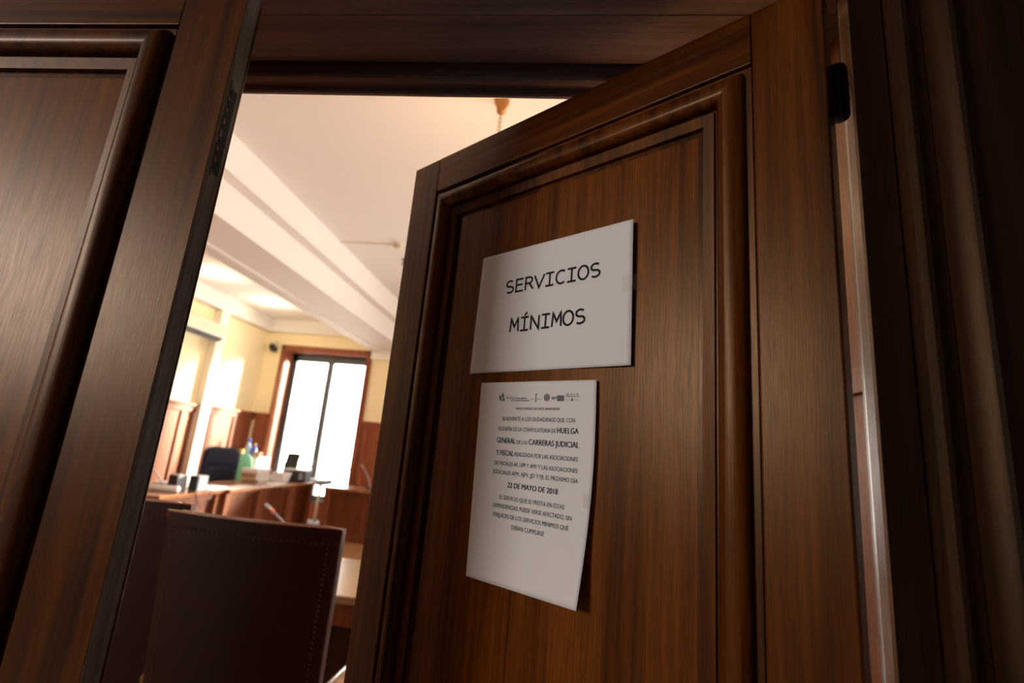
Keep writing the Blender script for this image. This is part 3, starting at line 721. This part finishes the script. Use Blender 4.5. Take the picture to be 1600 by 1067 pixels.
# small metal stand by the window
t = thing('printer_stand', 'small grey-topped metal stand on a single pole in front of the window', 'stand', (-4.05, 8.80, 0))
new('top', B((-.20, -.18, H - .80), (.14, .18, H - .71)), GRYP, t, .008)
new('pole', tube(bmesh.new(), [(0, 0, .03), (0, 0, H - .80)], .022, 12), CRM, t, smooth=True)
new('foot', B((-.17, -.17, 0), (.17, .17, .03)), GRYP, t, .006)
t = thing('waste_bin', 'small blue bin on the floor beside the metal stand', 'bin', (-4.12, 8.45, 0))
new('body', lathe(bmesh.new(), [(.07, 0), (.09, .20), (.085, .20), (.066, .01)], (0, 0, 0), 20), BLUE, t, smooth=False)
new('liner', lathe(bmesh.new(), [(.093, .17), (.095, .215), (.087, .215), (.085, .17)], (0, 0, 0), 20), WHT, t)
# navy office chair
t = thing('office_chair', 'navy high-backed office chair behind the second desk', 'office chair', (-4.86, 7.22, 0), math.radians(-137))
def pad(w, z0, z1, y, th, m_, name, pr, crown=.5):
    bm = bmesh.new(); n = 14; R = []
    poly_ = []
    rr = min(.11, (z1 - z0) * .45)
    for a0, cxx, czz in ((0, w/2 - rr, z1 - rr), (90, -w/2 + rr, z1 - rr), (180, -w/2 + rr * .6, z0 + rr * .6), (270, w/2 - rr * .6, z0 + rr * .6)):
        q = rr if a0 < 180 else rr * .6
        for k in range(7): a = math.radians(a0 + 15 * k); poly_.append((cxx + q * math.cos(a), czz + q * math.sin(a)))
    prism(bm, poly_, 'y', y, y + th); return new(name, bm, m_, pr, .03, True, seg=4)
# chair front faces +y in its own frame after rotation toward the doors
br = pad(.50, .62, 1.185, -.26, .10, NAVY, 'backrest', t)
pad(.44, .64, .90, -.17, .045, NAVY, 'lumbar_cushion', br); pad(.44, .93, 1.165, -.175, .04, NAVY, 'head_cushion', br)
new('seat', B((-.26, -.24, .42), (.26, .27, .53)), NAVY, t, .04, True, seg=4)
for s in (-1, 1): new('armrest', tube(bmesh.new(), [(s*.24, .12, .46), (s*.30, .12, .55), (s*.30, .12, .68), (s*.30, -.16, .70), (s*.26, -.20, .62)], .022, 8), BLK, t, smooth=True)
new('back_bracket', tube(bmesh.new(), [(0, -.10, .43), (0, -.30, .45), (0, -.27, .72)], .022, 8), BLK, t, smooth=True)
new('gas_column', lathe(bmesh.new(), [(.05, .07), (.05, .2), (.028, .2), (.028, .43)], (0, 0, 0), 16), BLK, t)
for k in range(5):
    a = 2 * math.pi * k / 5; c, s = math.cos(a), math.sin(a)
    lg = new('base_arm', tube(bmesh.new(), [(0, 0, .09), (.29 * c, .29 * s, .065)], [.028, .016], 8), BLK, t, smooth=True)
    new('caster', lathe(bmesh.new(), [(.010, -.02), (.026, -.018), (.026, .018), (.010, .02)], (.29 * c, .29 * s, .027), 12, 'x'), BLK, lg)
# mint green chair back
t = thing('green_chair', 'mint green chair with rounded back beside the navy office chair', 'chair', (-5.06, 8.12, 0), math.radians(-137))
bm = bmesh.new(); pl = [(-.14, .60), (.14, .60), (.145, .85)] + [(.135 * math.cos(math.radians(a)), .93 + .15 * math.sin(math.radians(a))) for a in range(0, 181, 15)] + [(-.145, .85)]
prism(bm, pl, 'y', -.22, -.19); new('backrest', bm, GREEN, t, .012, True)
new('seat', B((-.22, -.21, .42), (.22, .22, .46)), GREEN, t, .02, True)
for sx in (-1, 1):
    new('back_support', tube(bmesh.new(), [(sx*.10, -.19, .44), (sx*.10, -.235, .55), (sx*.10, -.225, .72)], .010, 8), GRYP, t, smooth=True)
    for sy in (-1, 1): new('leg', tube(bmesh.new(), [(sx*.18, sy*.18, .42), (sx*.21, sy*.21, 0)], .011, 8), GRYP, t, smooth=True)
# corner cabinet and things on it
t = thing('corner_cabinet', 'low white cabinet in the corner behind the green chair', 'cabinet', (-5.52, 8.98, 0))
new('body', B((-.24, -.22, .03), (.24, .22, H - .44)), WHT, t, .004)
for s in (-1, 1):
    a, b = sorted((s * .003, s * .235)); d = new('door', B((a, -.24, .06), (b, -.22, H - .46)), WHT, t, .003); new('handle', tube(bmesh.new(), [(s*.03, -.25, .6), (s*.03, -.25, .72)], .006, 8), STEEL, d)
CT = H - .44
t = thing('spray_bottle', 'pale blue bottle with blue cap on the corner cabinet', 'bottle', (-5.54, 8.86, CT))
new('body', lathe(bmesh.new(), [(.045, 0), (.05, .01), (.05, .15), (.045, .19), (.022, .23), (.02, .25)], (0, 0, 0), 20), PBLUE, t, smooth=True)
new('cap', lathe(bmesh.new(), [(.024, .245), (.026, .25), (.026, .31), (.018, .32)], (0, 0, 0), 16), BLUE, t)
t = thing('blue_bottle', 'squat dark blue bottle right of the pale blue one on the cabinet', 'bottle', (-5.44, 8.90, CT)); new('body', lathe(bmesh.new(), [(.04, 0), (.045, .01), (.045, .14), (.02, .18), (.018, .20)], (0, 0, 0), 18), BLUE, t, smooth=True); new('cap', lathe(bmesh.new(), [(.021, .20), (.021, .235)], (0, 0, 0), 14), TAN, t)
o = new('cardboard_box', B((-.06, -.06, 0), (.06, .06, .09)), BRN, None, .003, loc=(-5.34, 8.86, CT)); tag(o, 'small brown cardboard box at the right end of the corner cabinet', 'box')
o = new('cardboard_box', B((-.05, -.05, 0), (.05, .05, .12)), YEL, None, .003, loc=(-5.68, 8.90, CT)); tag(o, 'mustard yellow box at the left end of the corner cabinet', 'box')
# air conditioner
t = thing('air_conditioner', 'long white wall air conditioner high on the left wall', 'air conditioner', (XL, 7.25, H + 1.42))
bm = prism(bmesh.new(), [(0, 0), (.12, 0), (.20, .06), (.215, .12), (.21, .24), (.17, .285), (0, .285)], 'y', -.53, .53); new('casing', bm, CRM, t, .008)
new('air_flap', prism(bmesh.new(), [(.122, -.004), (.205, .055), (.20, .062), (.118, .004)], 'y', -.49, .49), ALU, t)
new('intake_grille', B((.03, -.48, .285), (.16, .48, .290)), GRYP, t)
# corner camera / bracket speaker
t = thing('security_camera', 'small black and white security camera on the wall near the far corner', 'camera', (-5.70, YF, H + 1.72))
new('mount', lathe(bmesh.new(), [(.04, -.0), (.04, -.02), (.012, -.025), (.012, -.09)], (0, 0, 0), 14, 'y'), WHT, t)
o = new('housing', lathe(bmesh.new(), [(.03, -.20), (.045, -.19), (.045, -.07), (.03, -.05)], (0, 0, 0), 16, 'y'), BLK, t); o.rotation_euler = (0.35, 0, .3)
new('lens', lathe(bmesh.new(), [(.028, -.208), (.028, -.19)], (0, 0, 0), 14, 'y'), BLK, o)
new('bracket', B((.0, -.12, -.14), (.09, -.01, -.05)), BLK, t, .004)
new('cable_loop', tube(bmesh.new(), [(.09 * math.sin(a / 10 * 6.28), -.02, -.02 + .11 * math.cos(a / 10 * 6.28)) for a in range(10)], .004, 6), BLK, t, smooth=True)
# recessed spotlights
for k, (y, lb) in enumerate(((6.56, 'recessed ceiling spotlight nearer the doors'), (7.97, 'recessed ceiling spotlight nearer the far corner'))):
    t = thing('ceiling_spotlight', lb, 'ceiling light', (-5.12, y, ZC2 - .004), 0, 'recessed spotlights')
    new('bezel', lathe(bmesh.new(), [(.075, .003), (.075, -.004), (.055, -.006), (.055, .003)], (0, 0, 0), 24), WHT, t)
    new('lens', lathe(bmesh.new(), [(.052, .002), (.052, -.003)], (0, 0, 0), 24), SPOT, t)
    lamp('spot_glow', 'POINT', (-5.12, y, ZC2 - .16), 11, (1, .85, .6), shadow_soft_size=.04)
# smoke detector and its conduit
t = thing('smoke_detector', 'cream smoke detector on the ceiling by the open door edge', 'smoke detector', (-2.03, 5.45, ZC))
new('base', lathe(bmesh.new(), [(.06, 0), (.06, -.015), (.05, -.02)], (0, 0, 0), 24), CRM, t)
new('sensor_head', lathe(bmesh.new(), [(.048, -.02), (.05, -.05), (.035, -.065), (.012, -.07)], (0, 0, 0), 24), CRM, t, smooth=False)
new('vent_slot', lathe(bmesh.new(), [(.0505, -.034), (.0505, -.042)], (0, 0, 0), 24), BLK, t)
o = new('cable_conduit', B((-2.76, 5.44, ZC - .012), (-2.08, 5.458, ZC)), CRM, None, .003); tag(o, 'thin cream conduit running across the ceiling to the smoke detector', 'conduit')
t = thing('ceiling_sprinkler', 'small dark ceiling fitting just peeping past the open door edge', 'sprinkler', (-2.10, 5.93, ZC))
new('stem', lathe(bmesh.new(), [(.03, 0), (.03, -.01), (.012, -.012), (.012, -.06), (.03, -.065), (.03, -.07)], (0, 0, 0), 16), IRON, t)
# chandelier: brass canopy, chain, arms hidden behind the door
PX, PYc = -.51, 2.91
t = thing('chandelier', 'brass ceiling cup and chain of a chandelier seen above the open door', 'chandelier', (PX, PYc, ZC))
new('ceiling_cup', lathe(bmesh.new(), [(.050, 0), (.054, -.01), (.050, -.035), (.036, -.062), (.030, -.085), (.032, -.095), (.028, -.105), (.014, -.118), (.006, -.124)], (0, 0, 0), 24), BRASS, t, smooth=True)
for k in range(26):
    zc = -.135 - k * .030; bm = bmesh.new(); P = []
    for a in range(13):
        th = a / 12 * 2 * math.pi; u_, v_ = .010 * math.cos(th), .020 * math.sin(th)
        P.append((u_, 0, zc + v_) if k % 2 else (0, u_, zc + v_))
    tube(bm, P, .0028, 6, False); new('chain_link', bm, BRASS, t, smooth=True)
new('stem', lathe(bmesh.new(), [(.006, -.91), (.02, -.93), (.012, -.97), (.03, -1.02), (.045, -1.08), (.02, -1.14), (.01, -1.17)], (0, 0, 0), 20), BRASS, t, smooth=True)
for k in range(5):
    a = 2 * math.pi * k / 5 + .3; c, s = math.cos(a), math.sin(a)
    ar = new('arm', tube(bmesh.new(), [(0, 0, -1.08), (.08*c, .08*s, -1.13), (.17*c, .17*s, -1.12), (.23*c, .23*s, -1.05)], .007, 8), BRASS, t, smooth=True)
    new('candle', lathe(bmesh.new(), [(.03, -1.05), (.012, -1.045), (.011, -.97)], (.23*c, .23*s, 0), 12), CRM, ar)
    new('bulb', lathe(bmesh.new(), [(.006, -.97), (.016, -.95), (.012, -.925), (.003, -.90)], (.23*c, .23*s, 0), 12), BULB, ar, smooth=True)
lamp('chandelier_glow', 'POINT', (PX, PYc, ZC - .93 + .1), 15, (1, .60, .28), shadow_soft_size=.12)
